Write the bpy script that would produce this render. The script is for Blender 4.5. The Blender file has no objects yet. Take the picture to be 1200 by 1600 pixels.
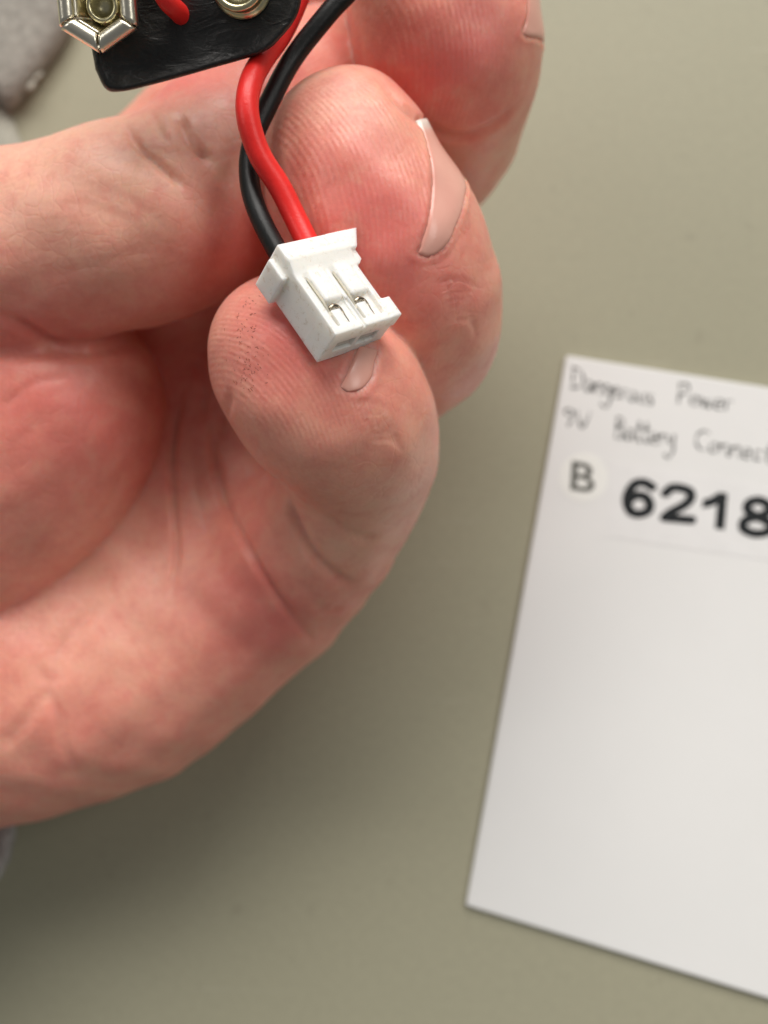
import bpy, bmesh, math, random
import numpy as np
from mathutils import Matrix, Vector, Euler

random.seed(7); np.random.seed(7)
SC = bpy.context.scene
COL = SC.collection

# ------------------------------------------------------------------ camera
FPX = 1500.0                       # focal length in photograph pixels (photo 1200 x 1600)
D0 = 139.0                         # mm from lens to table along the optical axis
TILT_X, TILT_Y = math.radians(5.0), math.radians(5.0)
cam_d = bpy.data.cameras.new('camera'); cam = bpy.data.objects.new('camera', cam_d); COL.objects.link(cam)
cam_d.sensor_fit = 'HORIZONTAL'; cam_d.sensor_width = 36.0; cam_d.lens = FPX / 1200 * 36
cam_d.clip_start = 0.005; cam_d.clip_end = 10
ROT = Euler((TILT_X, TILT_Y, 0)).to_matrix()
fwd = ROT @ Vector((0, 0, -1))
CAM_LOC = -fwd * (D0 / 1000)       # optical axis meets the table top at the world origin
cam.matrix_world = Matrix.Translation(CAM_LOC) @ ROT.to_4x4()
cam_d.dof.use_dof = True; cam_d.dof.focus_distance = 0.0815; cam_d.dof.aperture_fstop = 24
SC.camera = cam
SC.render.resolution_x, SC.render.resolution_y = 768, 1024

# ------------------------------------------------------------------ light
wd = bpy.data.worlds.new('World'); SC.world = wd; wd.use_nodes = True
wd.node_tree.nodes['Background'].inputs[0].default_value = (0.97, 0.98, 1.0, 1)
wd.node_tree.nodes['Background'].inputs[1].default_value = 0.125
def area(name, loc, target, sx, sy, power, color):
    l = bpy.data.lights.new(name, 'AREA'); l.shape = 'RECTANGLE'; l.size = sx; l.size_y = sy
    l.energy = power; l.color = color
    o = bpy.data.objects.new(name, l); COL.objects.link(o); o.location = loc
    d = Vector(target) - Vector(loc); o.rotation_euler = d.to_track_quat('-Z', 'Y').to_euler()
    return o
area('ceiling_panel_lamp', (0.12, 0.93, 0.76), (0, 0, 0), 1.1, 0.65, 18.6, (1.0, 0.965, 0.92))
area('side_fill_light', (-0.75, 0.25, 0.80), (0, 0, 0), 0.5, 0.3, 1.6, (1.0, 0.97, 0.93))  # unseen weak light from the left, added for metal reflections and fill
area('far_fill_light', (0.85, 0.15, 0.95), (0, 0, 0), 0.6, 0.35, 3.0, (1.0, 0.97, 0.92))  # added fill from the right, stands for no known lamp
SC.view_settings.view_transform = 'Standard'; SC.view_settings.look = 'None'
SC.view_settings.exposure = 0.0; SC.view_settings.gamma = 1.0; SC.view_settings.use_curve_mapping = False
try:
    SC.cycles.use_denoising = True
    SC.cycles.denoiser = 'OPENIMAGEDENOISE'
except Exception:
    pass
SC.cycles.max_bounces = 8
SC.cycles.use_adaptive_sampling = True; SC.cycles.adaptive_threshold = 0.012; SC.cycles.adaptive_min_samples = 24

# ------------------------------------------------------------------ helpers
ROTN = np.array(ROT); CAMN = np.array(CAM_LOC)
def to_world(p):                   # (x right, y down, z depth) mm seen from the lens -> world metres
    p = np.asarray(p, float)
    q = p * np.array([1, -1, -1.0]) / 1000.0
    return q @ ROTN.T + CAMN
def P(u, v, d):
    return np.array([(u - 600) * d / FPX, (v - 800) * d / FPX, d])
_n = ROTN.T @ np.array([0, 0, 1.0]); NT = _n * np.array([1, -1, -1.0])   # table normal in lens axes
def on_table(u, v, h=0.0):         # point of the table top (h metres above it) along a sight line
    r = np.array([(u - 600) / FPX, (v - 800) / FPX, 1.0])
    rw = (r * np.array([1, -1, -1.0])) @ ROTN.T
    t = (h - CAMN[2]) / rw[2]
    return CAMN + rw * t

def tag(o, label=None, cat=None, group=None, kind=None):
    if label: o['label'] = label
    if cat: o['category'] = cat
    if group: o['group'] = group
    if kind: o['kind'] = kind
    return o
def empty(name, loc):
    o = bpy.data.objects.new(name, None); COL.objects.link(o); o.location = loc; o.empty_display_size = 0.01
    return o
def mesh_obj(name, verts, faces, mat, parent=None, smooth=True):
    me = bpy.data.meshes.new(name); me.from_pydata([tuple(v) for v in verts], [], [tuple(f) for f in faces])
    me.update(); me.materials.append(mat)
    if smooth: me.polygons.foreach_set('use_smooth', [True] * len(me.polygons))
    return link(name, me, parent)
def link(name, me, parent=None):
    o = bpy.data.objects.new(name, me); COL.objects.link(o)
    if parent is not None:
        o.parent = parent
        if parent.parent is None: o.matrix_parent_inverse = Matrix.Translation(-Vector(parent.location))
    return o
def np_mesh(name, V, Q, mat):      # quads
    me = bpy.data.meshes.new(name)
    me.vertices.add(len(V)); me.vertices.foreach_set('co', np.asarray(V, np.float32).ravel())
    me.loops.add(Q.size); me.loops.foreach_set('vertex_index', Q.astype(np.int32).ravel())
    me.polygons.add(len(Q)); me.polygons.foreach_set('loop_start', np.arange(0, Q.size, 4, dtype=np.int32))
    me.polygons.foreach_set('use_smooth', np.ones(len(Q), bool))
    me.update(calc_edges=True); me.validate(); me.materials.append(mat)
    return me

# --- node helpers
class NT_:
    def __init__(s, name):
        s.m = bpy.data.materials.new(name); s.m.use_nodes = True; s.t = s.m.node_tree; s.n = s.t.nodes
        s.b = s.n['Principled BSDF']
    def add(s, kind, **kw):
        x = s.n.new(kind)
        for k, v in kw.items():
            if k in x.inputs: x.inputs[k].default_value = v
            else: setattr(x, k, v)
        return x
    def L(s, a, b): s.t.links.new(a, b)
    def set(s, **kw):
        for k, v in kw.items(): s.b.inputs[k.replace('_', ' ')].default_value = v
    def math(s, op, a, b=None):
        x = s.n.new('ShaderNodeMath'); x.operation = op
        for i, y in enumerate((a, b)):
            if y is None: continue
            if isinstance(y, (int, float)): x.inputs[i].default_value = y
            else: s.L(y, x.inputs[i])
        return x.outputs[0]
    def mix(s, f, a, b, blend='MIX'):
        x = s.n.new('ShaderNodeMix'); x.data_type = 'RGBA'; x.blend_type = blend
        for i, y in ((0, f), (6, a), (7, b)):
            if isinstance(y, (int, float, tuple)): x.inputs[i].default_value = y
            else: s.L(y, x.inputs[i])
        return x.outputs[2]
    def coords(s, kind='Object'): return s.n.new('ShaderNodeTexCoord').outputs[kind]
    def noise(s, scale, detail=4, rough=0.55, co=None, dist=0.0):
        x = s.n.new('ShaderNodeTexNoise'); x.inputs['Scale'].default_value = scale
        x.inputs['Detail'].default_value = detail; x.inputs['Roughness'].default_value = rough
        x.inputs['Distortion'].default_value = dist
        s.L(co if co is not None else s.coords(), x.inputs['Vector']); return x.outputs['Fac']
    def attr(s, name):
        x = s.n.new('ShaderNodeAttribute'); x.attribute_name = name; return x.outputs['Fac']
    def ramp(s, f, stops):
        x = s.n.new('ShaderNodeValToRGB'); s.L(f, x.inputs[0]); e = x.color_ramp.elements
        while len(e) < len(stops): e.new(0.5)
        for k, (p, c) in enumerate(stops): e[k].position = p; e[k].color = (c, c, c, 1) if isinstance(c, (int, float)) else (*c, 1)
        return x.outputs[0]
    def bump(s, h, dist, strength=1.0, prev=None):
        x = s.n.new('ShaderNodeBump'); x.inputs['Distance'].default_value = dist; x.inputs['Strength'].default_value = strength
        s.L(h, x.inputs['Height'])
        if prev is not None: s.L(prev, x.inputs['Normal'])
        return x.outputs[0]

# ------------------------------------------------------------------ materials
def mat_table():
    m = NT_('table_laminate'); co = m.coords()
    a = m.noise(9, 3, .5, co); b = m.noise(900, 3, .6, co)
    c = m.mix(m.ramp(a, [(.3, 0.), (.7, 1.)]), (0.350, 0.334, 0.236, 1), (0.383, 0.365, 0.262, 1))
    c = m.mix(m.math('MULTIPLY', m.ramp(b, [(.35, 0.), (.7, 1.)]), .22), c, (0.27, 0.26, 0.19, 1))
    mp = m.add('ShaderNodeMapping'); m.L(co, mp.inputs['Vector']); mp.inputs['Rotation'].default_value = (0, 0, .9); mp.inputs['Scale'].default_value = (60, 900, 1)
    sc_ = m.ramp(m.noise(1.0, 2, .5, mp.outputs[0]), [(.66, 0.), (.78, 1.)])
    sp_ = m.ramp(m.noise(260, 2, .5, co), [(.68, 0.), (.74, 1.)])
    c = m.mix(m.math('MULTIPLY', sc_, .22), c, (0.52, 0.50, 0.40, 1)); c = m.mix(m.math('MULTIPLY', sp_, .20), c, (0.20, 0.19, 0.14, 1))
    m.L(c, m.b.inputs['Base Color']); m.set(Roughness=0.52, Specular_IOR_Level=0.35)
    m.L(m.bump(m.noise(1500, 2, .6, co), 0.00002, .5), m.b.inputs['Normal'])
    return m.m
def mat_card():
    m = NT_('card_stock'); co = m.coords()
    a = m.noise(60, 5, .6, co)
    c = m.mix(a, (0.775, 0.775, 0.76, 1), (0.825, 0.82, 0.805, 1)); m.L(c, m.b.inputs['Base Color'])
    m.set(Roughness=0.75, Specular_IOR_Level=0.3)
    m.L(m.bump(m.noise(2500, 3, .6, co), 0.00002, .5), m.b.inputs['Normal'])
    return m.m
def mat_plain(name, c, rough=.5, spec=.4, bump=None, metallic=0.0, var=0.12, vs=400):
    m = NT_(name); co = m.coords(); a = m.noise(vs, 4, .6, co)
    lo = tuple(x * (1 - var) for x in c) + (1,); hi = tuple(min(1, x * (1 + var)) for x in c) + (1,)
    m.L(m.mix(m.ramp(a, [(.3, 0.), (.7, 1.)]), lo, hi), m.b.inputs['Base Color'])
    m.set(Roughness=rough, Specular_IOR_Level=spec, Metallic=metallic)
    if bump: m.L(m.bump(m.noise(bump[0], 4, .6, co), bump[1], 1.0), m.b.inputs['Normal'])
    return m
def mat_skin():
    m = NT_('skin'); co = m.coords()
    fl = m.attr('flush'); pale = m.attr('pale'); rg = m.attr('ridge'); ra = m.attr('ridge_amt')
    n1 = m.noise(120, 4, .6, co, .4); n2 = m.noise(420, 4, .6, co, .3); n3 = m.noise(2600, 3, .6, co)
    f = m.math('ADD', fl, m.math('MULTIPLY', m.math('SUBTRACT', n1, .5), 1.1))
    c = m.mix(m.ramp(f, [(0., 0.), (1., 1.)]), (0.84, 0.430, 0.315, 1), (0.79, 0.220, 0.188, 1))
    c = m.mix(m.math('MULTIPLY', pale, .8), c, (0.89, 0.530, 0.395, 1))
    c = m.mix(m.math('MULTIPLY', m.ramp(n2, [(.45, 0.), (.72, 1.)]), .38), c, (0.68, 0.170, 0.142, 1))
    c = m.mix(m.math('MULTIPLY', m.ramp(n2, [(.30, 1.), (.46, 0.)]), .30), c, (0.80, 0.46, 0.33, 1))
    c = m.mix(m.math('MULTIPLY', m.ramp(n3, [(.4, 0.), (.75, 1.)]), .18), c, (0.54, 0.175, 0.13, 1))
    # papillary ridges
    s = m.math('SINE', m.math('ADD', m.math('ADD', rg, m.math('MULTIPLY', n2, 5.0)), m.math('MULTIPLY', n3, 2.4)))
    s01 = m.math('ADD', m.math('MULTIPLY', s, .5), .5)
    broken = m.ramp(m.noise(1100, 3, .6, co), [(.36, .08), (.62, 1.)])
    rm = m.math('MULTIPLY', ra, broken)
    c = m.mix(m.math('MULTIPLY', m.math('MULTIPLY', s01, rm), .06), c, (0.80, 0.56, 0.46, 1))
    m.L(c, m.b.inputs['Base Color'])
    b1 = m.bump(m.noise(800, 5, .65, co), 0.00008, .6)
    wp = m.add('ShaderNodeVectorMath', operation='ADD'); sc_ = m.add('ShaderNodeVectorMath', operation='SCALE'); nz = m.n.new('ShaderNodeTexNoise')
    nz.inputs['Scale'].default_value = 160; m.L(co, nz.inputs['Vector']); m.L(nz.outputs['Color'], sc_.inputs[0]); sc_.inputs['Scale'].default_value = .006
    m.L(co, wp.inputs[0]); m.L(sc_.outputs[0], wp.inputs[1])
    v3 = m.add('ShaderNodeTexVoronoi', feature='DISTANCE_TO_EDGE'); v3.inputs['Scale'].default_value = 560; m.L(wp.outputs[0], v3.inputs['Vector'])
    l3 = m.math('MULTIPLY', m.ramp(v3.outputs['Distance'], [(0., 0.), (.10, 1.)]), m.math('SUBTRACT', 1.0, m.math('MULTIPLY', ra, .85)))
    b1b = m.bump(l3, 0.000035, .5, b1)
    b2 = m.bump(m.math('MULTIPLY', s01, rm), 0.000030, 1.0, b1b)
    m.L(b2, m.b.inputs['Normal'])
    m.set(Roughness=0.42, Specular_IOR_Level=0.5, Subsurface_Weight=1.0, Subsurface_Scale=0.0010)
    m.b.inputs['Subsurface Radius'].default_value = (1.0, 0.36, 0.22)
    rr = m.math('ADD', m.math('MULTIPLY', n2, .26), .29); m.L(rr, m.b.inputs['Roughness'])
    return m.m
def mat_nail():
    m = NT_('nail_plate'); co = m.coords()
    fe = m.attr('free_edge')
    c = m.mix(m.noise(500, 3, .5, co), (0.74, 0.36, 0.29, 1), (0.78, 0.43, 0.35, 1))
    c = m.mix(m.math('MULTIPLY', m.attr('rim'), .9), c, (0.74, 0.30, 0.235, 1)); c = m.mix(fe, c, (0.82, 0.74, 0.66, 1)); m.L(c, m.b.inputs['Base Color'])
    m.set(Roughness=0.28, Specular_IOR_Level=0.5, Subsurface_Weight=0.0, Subsurface_Scale=0.0009)
    m.b.inputs['Subsurface Radius'].default_value = (1.0, .4, .3)
    m.L(m.bump(m.noise(1800, 3, .6, co), 0.00003, .7), m.b.inputs['Normal'])
    return m.m
def mat_plug():
    m = NT_('nylon_white'); co = m.coords()
    a = m.noise(500, 4, .6, co); d = m.noise(1700, 4, .7, co, .5)
    c = m.mix(a, (0.88, 0.87, 0.82, 1), (0.92, 0.91, 0.87, 1))
    c = m.mix(m.math('MULTIPLY', m.ramp(d, [(.56, 0.), (.70, 1.)]), .42), c, (0.45, 0.33, 0.20, 1))
    m.L(c, m.b.inputs['Base Color'])
    m.set(Roughness=0.42, Specular_IOR_Level=0.45, Subsurface_Weight=0.9, Subsurface_Scale=0.0011)
    m.b.inputs['Subsurface Radius'].default_value = (1, .9, .8)
    m.L(m.bump(m.noise(2500, 4, .6, co), 0.00003, .8), m.b.inputs['Normal'])
    return m.m
M = {
    'table': mat_table(), 'card': mat_card(), 'skin': mat_skin(), 'nail': mat_nail(), 'plug': mat_plug(),
    'sticker': mat_plain('sticker_paper', (0.80, 0.795, 0.785), .6, .35, var=.02).m,
    'bright_sticker': mat_plain('round_sticker_paper', (0.86, 0.86, 0.82), .5, .4, var=.01).m,
    'pen': mat_plain('pen_ink', (0.045, 0.045, 0.042), .6, .3, var=.4, vs=1500).m,
    'print': mat_plain('print_ink', (0.012, 0.014, 0.016), .5, .3).m,
    'print_grey': mat_plain('print_grey_ink', (0.11, 0.11, 0.095), .5, .3).m,
    'red': mat_plain('red_insulation', (0.80, 0.024, 0.020), .38, .45, (3000, 0.00003), var=.07).m,
    'black': mat_plain('black_insulation', (0.0045, 0.005, 0.005), .42, .32, (3000, 0.00003), var=.2).m,
    'nickel': mat_plain('nickel_plate', (0.90, 0.85, 0.70), .30, .5, (1500, 0.00002), 1.0, .06).m,
    'brass': mat_plain('brass_eyelet', (0.72, 0.66, 0.42), .30, .5, (1500, 0.00003), 1.0, .1).m,
    'tin': mat_plain('tin_contact', (0.86, 0.82, 0.70), .42, .5, None, 1.0, .15).m,
    'hook': mat_plain('bronze_contact', (0.36, 0.31, 0.24), .24, .5, None, 1.0, .2).m,
    'hole': mat_plain('contact_cavity_grey', (0.60, 0.59, 0.56), .6, .3).m,
    'cloth': mat_plain('grey_cloth', (0.32, 0.302, 0.268), .95, .1, (900, 0.0004), var=.22, vs=700).m,
    'pale_cloth': mat_plain('pale_grey_cloth', (0.40, 0.39, 0.33), .95, .1, (1200, 0.0003), var=.15, vs=900).m,
    'fibre': mat_plain('pale_fibre', (0.62, 0.60, 0.52), .9, .1).m,
    'knit': mat_plain('sleeve_knit', (0.40, 0.40, 0.40), .95, .1, (1100, 0.0006), var=.3, vs=900).m,
    'dirt': mat_plain('brown_grime', (0.32, 0.085, 0.055), .8, .2, var=.5, vs=2000).m,
}
def mat_vinyl():
    m = NT_('black_vinyl'); co = m.coords()
    st = m.add('ShaderNodeMapping'); m.L(co, st.inputs['Vector'])
    st.inputs['Rotation'].default_value = (0, 0, math.radians(-16)); st.inputs['Scale'].default_value = (1, 2.6, 1.6)
    a = m.noise(270, 4, .55, st.outputs[0], .8); b = m.noise(1800, 4, .6, co)
    c = m.mix(b, (0.008, 0.008, 0.008, 1), (0.017, 0.017, 0.016, 1)); m.L(c, m.b.inputs['Base Color'])
    m.set(Roughness=.42, Specular_IOR_Level=.45)
    b1 = m.bump(m.ramp(a, [(.35, 0.), (.5, 1.), (.62, .35), (.8, 1.)]), 0.00006, .7)
    m.L(m.bump(b, 0.00008, .8, b1), m.b.inputs['Normal'])
    return m.m
M['vinyl'] = mat_vinyl()

# ------------------------------------------------------------------ table top
def box_mesh(name, x0, x1, y0, y1, z0, z1, mat, bev=0.002, parent=None):
    bm = bmesh.new(); bmesh.ops.create_cube(bm, size=1)
    for v in bm.verts:
        v.co = Vector((x0 if v.co.x < 0 else x1, y0 if v.co.y < 0 else y1, z0 if v.co.z < 0 else z1))
    bmesh.ops.bevel(bm, geom=bm.edges[:], offset=bev, segments=3, affect='EDGES')
    me = bpy.data.meshes.new(name); bm.to_mesh(me); bm.free(); me.materials.append(mat)
    return link(name, me, parent)
tag(box_mesh('table_top', -0.9, 0.9, -0.7, 0.7, -0.03, 0.0, M['table'], .004), kind='structure')

# ------------------------------------------------------------------ signed-distance tools
def smin(a, b, k):
    if k <= 0: return np.minimum(a, b)
    h = np.maximum(k - np.abs(a - b), 0)
    return np.minimum(a, b) - h * h * (.25 / k)
def smax(a, b, k): return -smin(-a, -b, k)
CUL = None                         # (centre, limit): shapes too far from a batch of points are skipped
def rcone(p, a, b, r1, r2):
    ba = b - a; l2 = float(ba @ ba)
    if CUL is not None:
        t = min(1.0, max(0.0, float((CUL[0] - a) @ ba) / max(l2, 1e-9)))
        if np.linalg.norm(CUL[0] - a - t * ba) - (r1 + (r2 - r1) * t) > CUL[1]: return None
    q = p - a.astype(p.dtype); ba = ba.astype(p.dtype)
    t = q @ (ba / max(l2, 1e-9)); np.maximum(t, 0, out=t); np.minimum(t, 1, out=t)
    q -= t[:, None] * ba
    return np.sqrt(np.einsum('ij,ij->i', q, q)) - (r1 + (r2 - r1) * t)
def batched(f, p, cell=5.1):
    global CUL
    p = p.astype(np.float32); out = np.empty(len(p), np.float32); key = np.floor(p / cell).astype(np.int64)
    key = (key[:, 0] * 4096 + key[:, 1]) * 4096 + key[:, 2]
    o = np.argsort(key, kind='stable'); ks = key[o]; cuts = np.flatnonzero(np.diff(ks)) + 1
    for g in np.split(o, cuts):
        q = p[g]; c = (q.min(0) + q.max(0)) / 2; R = np.sqrt(((q - c) ** 2).sum(1).max())
        CUL = None; fc = float(f(c[None])[0])
        CUL = (c, fc + 2 * R + 5.0); out[g] = f(q); CUL = None
    return out
def surface_nets(F, org, h):
    s = F < 0
    c = np.zeros(tuple(np.array(F.shape) - 1), np.int8)
    for i in (0, 1):
        for j in (0, 1):
            for k in (0, 1):
                c += s[i:i + c.shape[0], j:j + c.shape[1], k:k + c.shape[2]]
    act = (c > 0) & (c < 8)
    idx = np.full(c.shape, -1, np.int32); cells = np.argwhere(act); idx[act] = np.arange(len(cells))
    acc = np.zeros((len(cells), 3)); cnt = np.zeros(len(cells))
    cor = [(i, j, k) for i in (0, 1) for j in (0, 1) for k in (0, 1)]
    val = {q: F[cells[:, 0] + q[0], cells[:, 1] + q[1], cells[:, 2] + q[2]] for q in cor}
    for q in cor:
        for ax in range(3):
            if q[ax]: continue
            r = list(q); r[ax] = 1; r = tuple(r); a, b = val[q], val[r]
            x = (a < 0) != (b < 0); t = np.where(x, a / np.where(x, a - b, 1), 0)
            pt = np.tile(np.array(q, float), (len(cells), 1)); pt[:, ax] = t
            acc[x] += pt[x]; cnt[x] += 1
    V = (cells + acc / cnt[:, None]) * h + org
    quads = []
    for ax in range(3):
        o1, o2 = [(1, 2), (2, 0), (0, 1)][ax]
        sl = [slice(None)] * 3; sl2 = [slice(None)] * 3
        sl[ax] = slice(0, -1); sl2[ax] = slice(1, None)
        e = np.argwhere(s[tuple(sl)] != s[tuple(sl2)])
        lim = np.array(c.shape)
        ok = (e[:, o1] > 0) & (e[:, o2] > 0) & (e[:, o1] < lim[o1]) & (e[:, o2] < lim[o2]); e = e[ok]
        inside = s[e[:, 0], e[:, 1], e[:, 2]]
        def g(d1, d2):
            w = e.copy(); w[:, o1] -= d1; w[:, o2] -= d2; return idx[w[:, 0], w[:, 1], w[:, 2]]
        q = np.stack([g(1, 1), g(0, 1), g(0, 0), g(1, 0)], 1)
        q[~inside] = q[~inside][:, ::-1]; quads.append(q)
    Q = np.concatenate(quads); Q = Q[(Q >= 0).all(1)]
    return V, Q
def mesh_sdf(f, lo, hi, h, blk=8, raw=None):
    lo = np.array(lo, float); n = np.ceil((np.array(hi) - lo) / h / blk).astype(int)
    F = np.full(tuple(n * blk), 9.0, np.float32)
    bi = np.stack(np.meshgrid(*[np.arange(x) for x in n], indexing='ij'), -1).reshape(-1, 3)
    ctr = lo + (bi * blk + (blk - 1) / 2) * h
    dc = np.concatenate([(raw or f)(ctr[i:i + 8000]) for i in range(0, len(ctr), 8000)]); R = blk * h * 0.90 + 0.9 * h
    for b in bi[dc < -R]: F[b[0]*blk:(b[0]+1)*blk, b[1]*blk:(b[1]+1)*blk, b[2]*blk:(b[2]+1)*blk] = -9
    act = bi[np.abs(dc) <= R]
    off = np.stack(np.meshgrid(*[np.arange(blk)] * 3, indexing='ij'), -1).reshape(-1, 3)
    for s in range(0, len(act), 6000):
        a = act[s:s + 6000]; g = (a[:, None, :] * blk + off[None]).reshape(-1, 3)
        F[g[:, 0], g[:, 1], g[:, 2]] = f(lo + g * h)
    return surface_nets(F, lo, h)
def grad(f, p, e=0.05):
    k = np.array([[1, -1, -1], [-1, -1, 1], [-1, 1, -1], [1, 1, 1.0]])
    g = np.zeros_like(p)
    for q in k: g += q * f(p + q * e)[:, None]
    return g / (4 * e)

# ------------------------------------------------------------------ the hand
HS = 4.0                                       # whole hand pushed this many mm from the lens
def nd(u, v, d, r): d += HS; return P(u, v, d), r * d / FPX
def chain(nodes, sub=2):
    q = np.array(nodes, float)
    e = np.vstack([2 * q[0] - q[1], q, 2 * q[-1] - q[-2]]); out = []
    for i in range(1, len(e) - 2):
        for t in np.arange(sub) / sub:
            out.append(0.5 * (2 * e[i] + (e[i + 1] - e[i - 1]) * t + (2 * e[i - 1] - 5 * e[i] + 4 * e[i + 1] - e[i + 2]) * t * t + (3 * e[i] - e[i - 1] - 3 * e[i + 1] + e[i + 2]) * t ** 3))
    out.append(q[-1]); return [nd(*x) for x in out]
PINKY = chain([(452, 548, 87.6, 120), (478, 582, 87.8, 128), (520, 632, 88, 132), (551, 668, 90.5, 120), (559, 722, 97, 112), (512, 820, 105, 112), (432, 905, 112, 122)])
RING = chain([(541, 236, 90, 122), (561, 300, 90, 129), (602, 385, 91, 142), (640, 465, 94, 133), (640, 522, 100, 124), (585, 560, 109, 118), (450, 600, 119, 125)])
MIDDLE = chain([(672, -95, 96, 128), (686, 0, 96, 134), (703, 82, 97, 134), (697, 165, 104, 116), (664, 228, 111, 116), (490, 330, 121, 125)])
INDEX = chain([(520, -90, 104, 105), (480, 60, 110, 108), (375, 192, 114, 114), (292, 292, 118, 134)])
THUMB = chain([(515, 140, 106.5, 118), (470, 178, 104, 128), (388, 245, 100, 143), (295, 324, 96, 141), (200, 354, 95.5, 145), (100, 381, 97, 146), (-60, 440, 101, 166), (-170, 560, 110, 200)])
THENAR = chain([(92, 622, 106, 152), (32, 700, 109, 172), (-62, 806, 112, 178), (-160, 900, 116, 210)])
PALM = [chain(c) for c in (
    [(440, 895, 113, 108), (414, 926, 113.5, 109), (338, 990, 114.5, 116), (218, 1056, 116, 148), (66, 1076, 117.5, 182), (-120, 1090, 119, 210)],
    [(450, 600, 120, 115), (390, 780, 119.5, 130), (230, 930, 121, 160), (-120, 1010, 121, 190)],
    [(490, 330, 122, 115), (330, 620, 122, 140), (150, 800, 122, 160), (-120, 950, 121, 190)],
    [(292, 292, 119, 130), (170, 540, 121, 150), (0, 760, 121, 170), (-120, 900, 120, 190)],
    [(-120, 1000, 119, 235), (-330, 1120, 118, 230), (-560, 1240, 116, 220)],
)]
def chain_sdf(p, c, k):
    d = None
    for (a, ra), (b, rb) in zip(c[:-1], c[1:]):
        e = rcone(p, a, b, ra, rb)
        if e is not None: d = e if d is None else smin(d, e, k)
    return np.full(len(p), 99.0) if d is None else d
PADS = [nd(*q) for q in [(430, 770, 115, 104), (398, 690, 117.5, 96), (356, 600, 119, 100)]]  # flesh at the finger roots
FOLDS = [nd(*q) for q in [(222, 232, 95.5, 52), (258, 222, 95.5, 51), (308, 212, 96, 56), (345, 196, 98, 56)]]     # bunched skin of the thumb joint
RING_BACK = nd(655, 388, 95.5, 90)
def hand_base(p):
    palm = None
    for c in PALM:
        e = chain_sdf(p, c, 3.0); palm = e if palm is None else smin(palm, e, 5.5)
    th = chain_sdf(p, THENAR, 5.0)
    palm2 = smin(palm, th, 0.5)
    pads = None
    for c, r in PADS:
        e = np.sqrt(((p - c) ** 2).sum(1)) - r; pads = e if pads is None else smin(pads, e, 4.0)
    palm2 = smin(palm2, pads, 1.0)
    out = palm2
    tb = chain_sdf(p, THUMB, 2.0)
    for c, r in FOLDS:
        e = np.sqrt(((p - c) ** 2).sum(1)) - r; tb = smin(tb, e, 0.8)
    tb = smin(tb, chain_sdf(p, THENAR[:2], 4.0) + 2.5, 1.0)
    out = smin(out, tb, 1.0)
    rd_c, rd_r = RING_BACK
    for c, kf, kb in ((INDEX, 2.5, 3.0), (MIDDLE, 2.2, 3.0), (RING, 2.2, 3.0), (PINKY, 2.2, 3.0)):
        e = chain_sdf(p, c, kf)
        if c is RING: e = smin(e, np.sqrt(((p - rd_c.astype(p.dtype)) ** 2).sum(1)) - rd_r, 2.5)
        e = smin(palm2, e, kb)
        out = smin(out, e, 0.25)
    return out
def lump(p):
    return (0.16 * np.sin(p[:, 0] * .62 + 1.3 * np.sin(p[:, 1] * .31)) * np.sin(p[:, 1] * .55 + 1.1 * np.sin(p[:, 2] * .4)) +
            0.05 * np.sin(p[:, 2] * .9 + p[:, 0] * .5) * np.sin(p[:, 1] * .97 + .7))
def hand_f(p):
    if len(p) > 3000: return batched(hand_f1, p)
    return hand_f1(p)
def hand_f1(p): return hand_base(p) + lump(p)
def densify(pl, step):
    pl = np.array(pl, float); out = []
    # Catmull-Rom through the given points
    q = np.vstack([2 * pl[0] - pl[1], pl, 2 * pl[-1] - pl[-2]])
    for i in range(1, len(q) - 2):
        n = max(2, int(np.linalg.norm(q[i + 1] - q[i]) / step))
        for t in np.arange(n) / n:
            out.append(0.5 * ((2 * q[i]) + (-q[i - 1] + q[i + 1]) * t + (2 * q[i - 1] - 5 * q[i] + 4 * q[i + 1] - q[i + 2]) * t * t + (-q[i - 1] + 3 * q[i] - 3 * q[i + 1] + q[i + 2]) * t ** 3))
    out.append(pl[-1]); return np.array(out)

HV, HQ = mesh_sdf(hand_f, (-92, -74, 78), (26, 62, 146), 0.32, raw=hand_f1)
def vnormals(V, Q):
    a = V[Q[:, 2]] - V[Q[:, 0]]; b = V[Q[:, 3]] - V[Q[:, 1]]; n = np.cross(a, b); N = np.zeros_like(V)
    for k in range(4):
        for ax in range(3): N[:, ax] += np.bincount(Q[:, k], n[:, ax], len(V))
    return N / np.maximum(np.linalg.norm(N, axis=1), 1e-9)[:, None]
def relax(V, Q, w):
    S = np.zeros_like(V); C = np.zeros(len(V))
    for k in range(4):
        for j in (1, 3):
            for ax in range(3): S[:, ax] += np.bincount(Q[:, k], V[Q[:, (k + j) % 4], ax], len(V))
            C += np.bincount(Q[:, k], minlength=len(V))
    return V + w * (S / np.maximum(C, 1)[:, None] - V)
for w_ in (.6, -.55, .6, -.55): HV = relax(HV, HQ, w_)
HN = vnormals(HV, HQ)
if (HN[np.argmin(HV[:, 2])])[2] > 0: HN = -HN           # outward: the point nearest the lens faces it
from mathutils.bvhtree import BVHTree
BVH = BVHTree.FromPolygons(HV.tolist(), HQ.tolist())
def hit(uv, normals=False):
    out, nn = [], []
    for u, v in np.atleast_2d(np.array(uv, float)):
        r = Vector(((u - 600) / FPX, (v - 800) / FPX, 1.0)).normalized()
        loc, no, i, dd = BVH.ray_cast(r * 60, r)
        if loc is None: loc = r * 115; no = -r
        if no.dot(r) > 0: no = -no
        out.append(loc[:]); nn.append(no[:])
    return (np.array(out), np.array(nn)) if normals else np.array(out)

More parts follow.
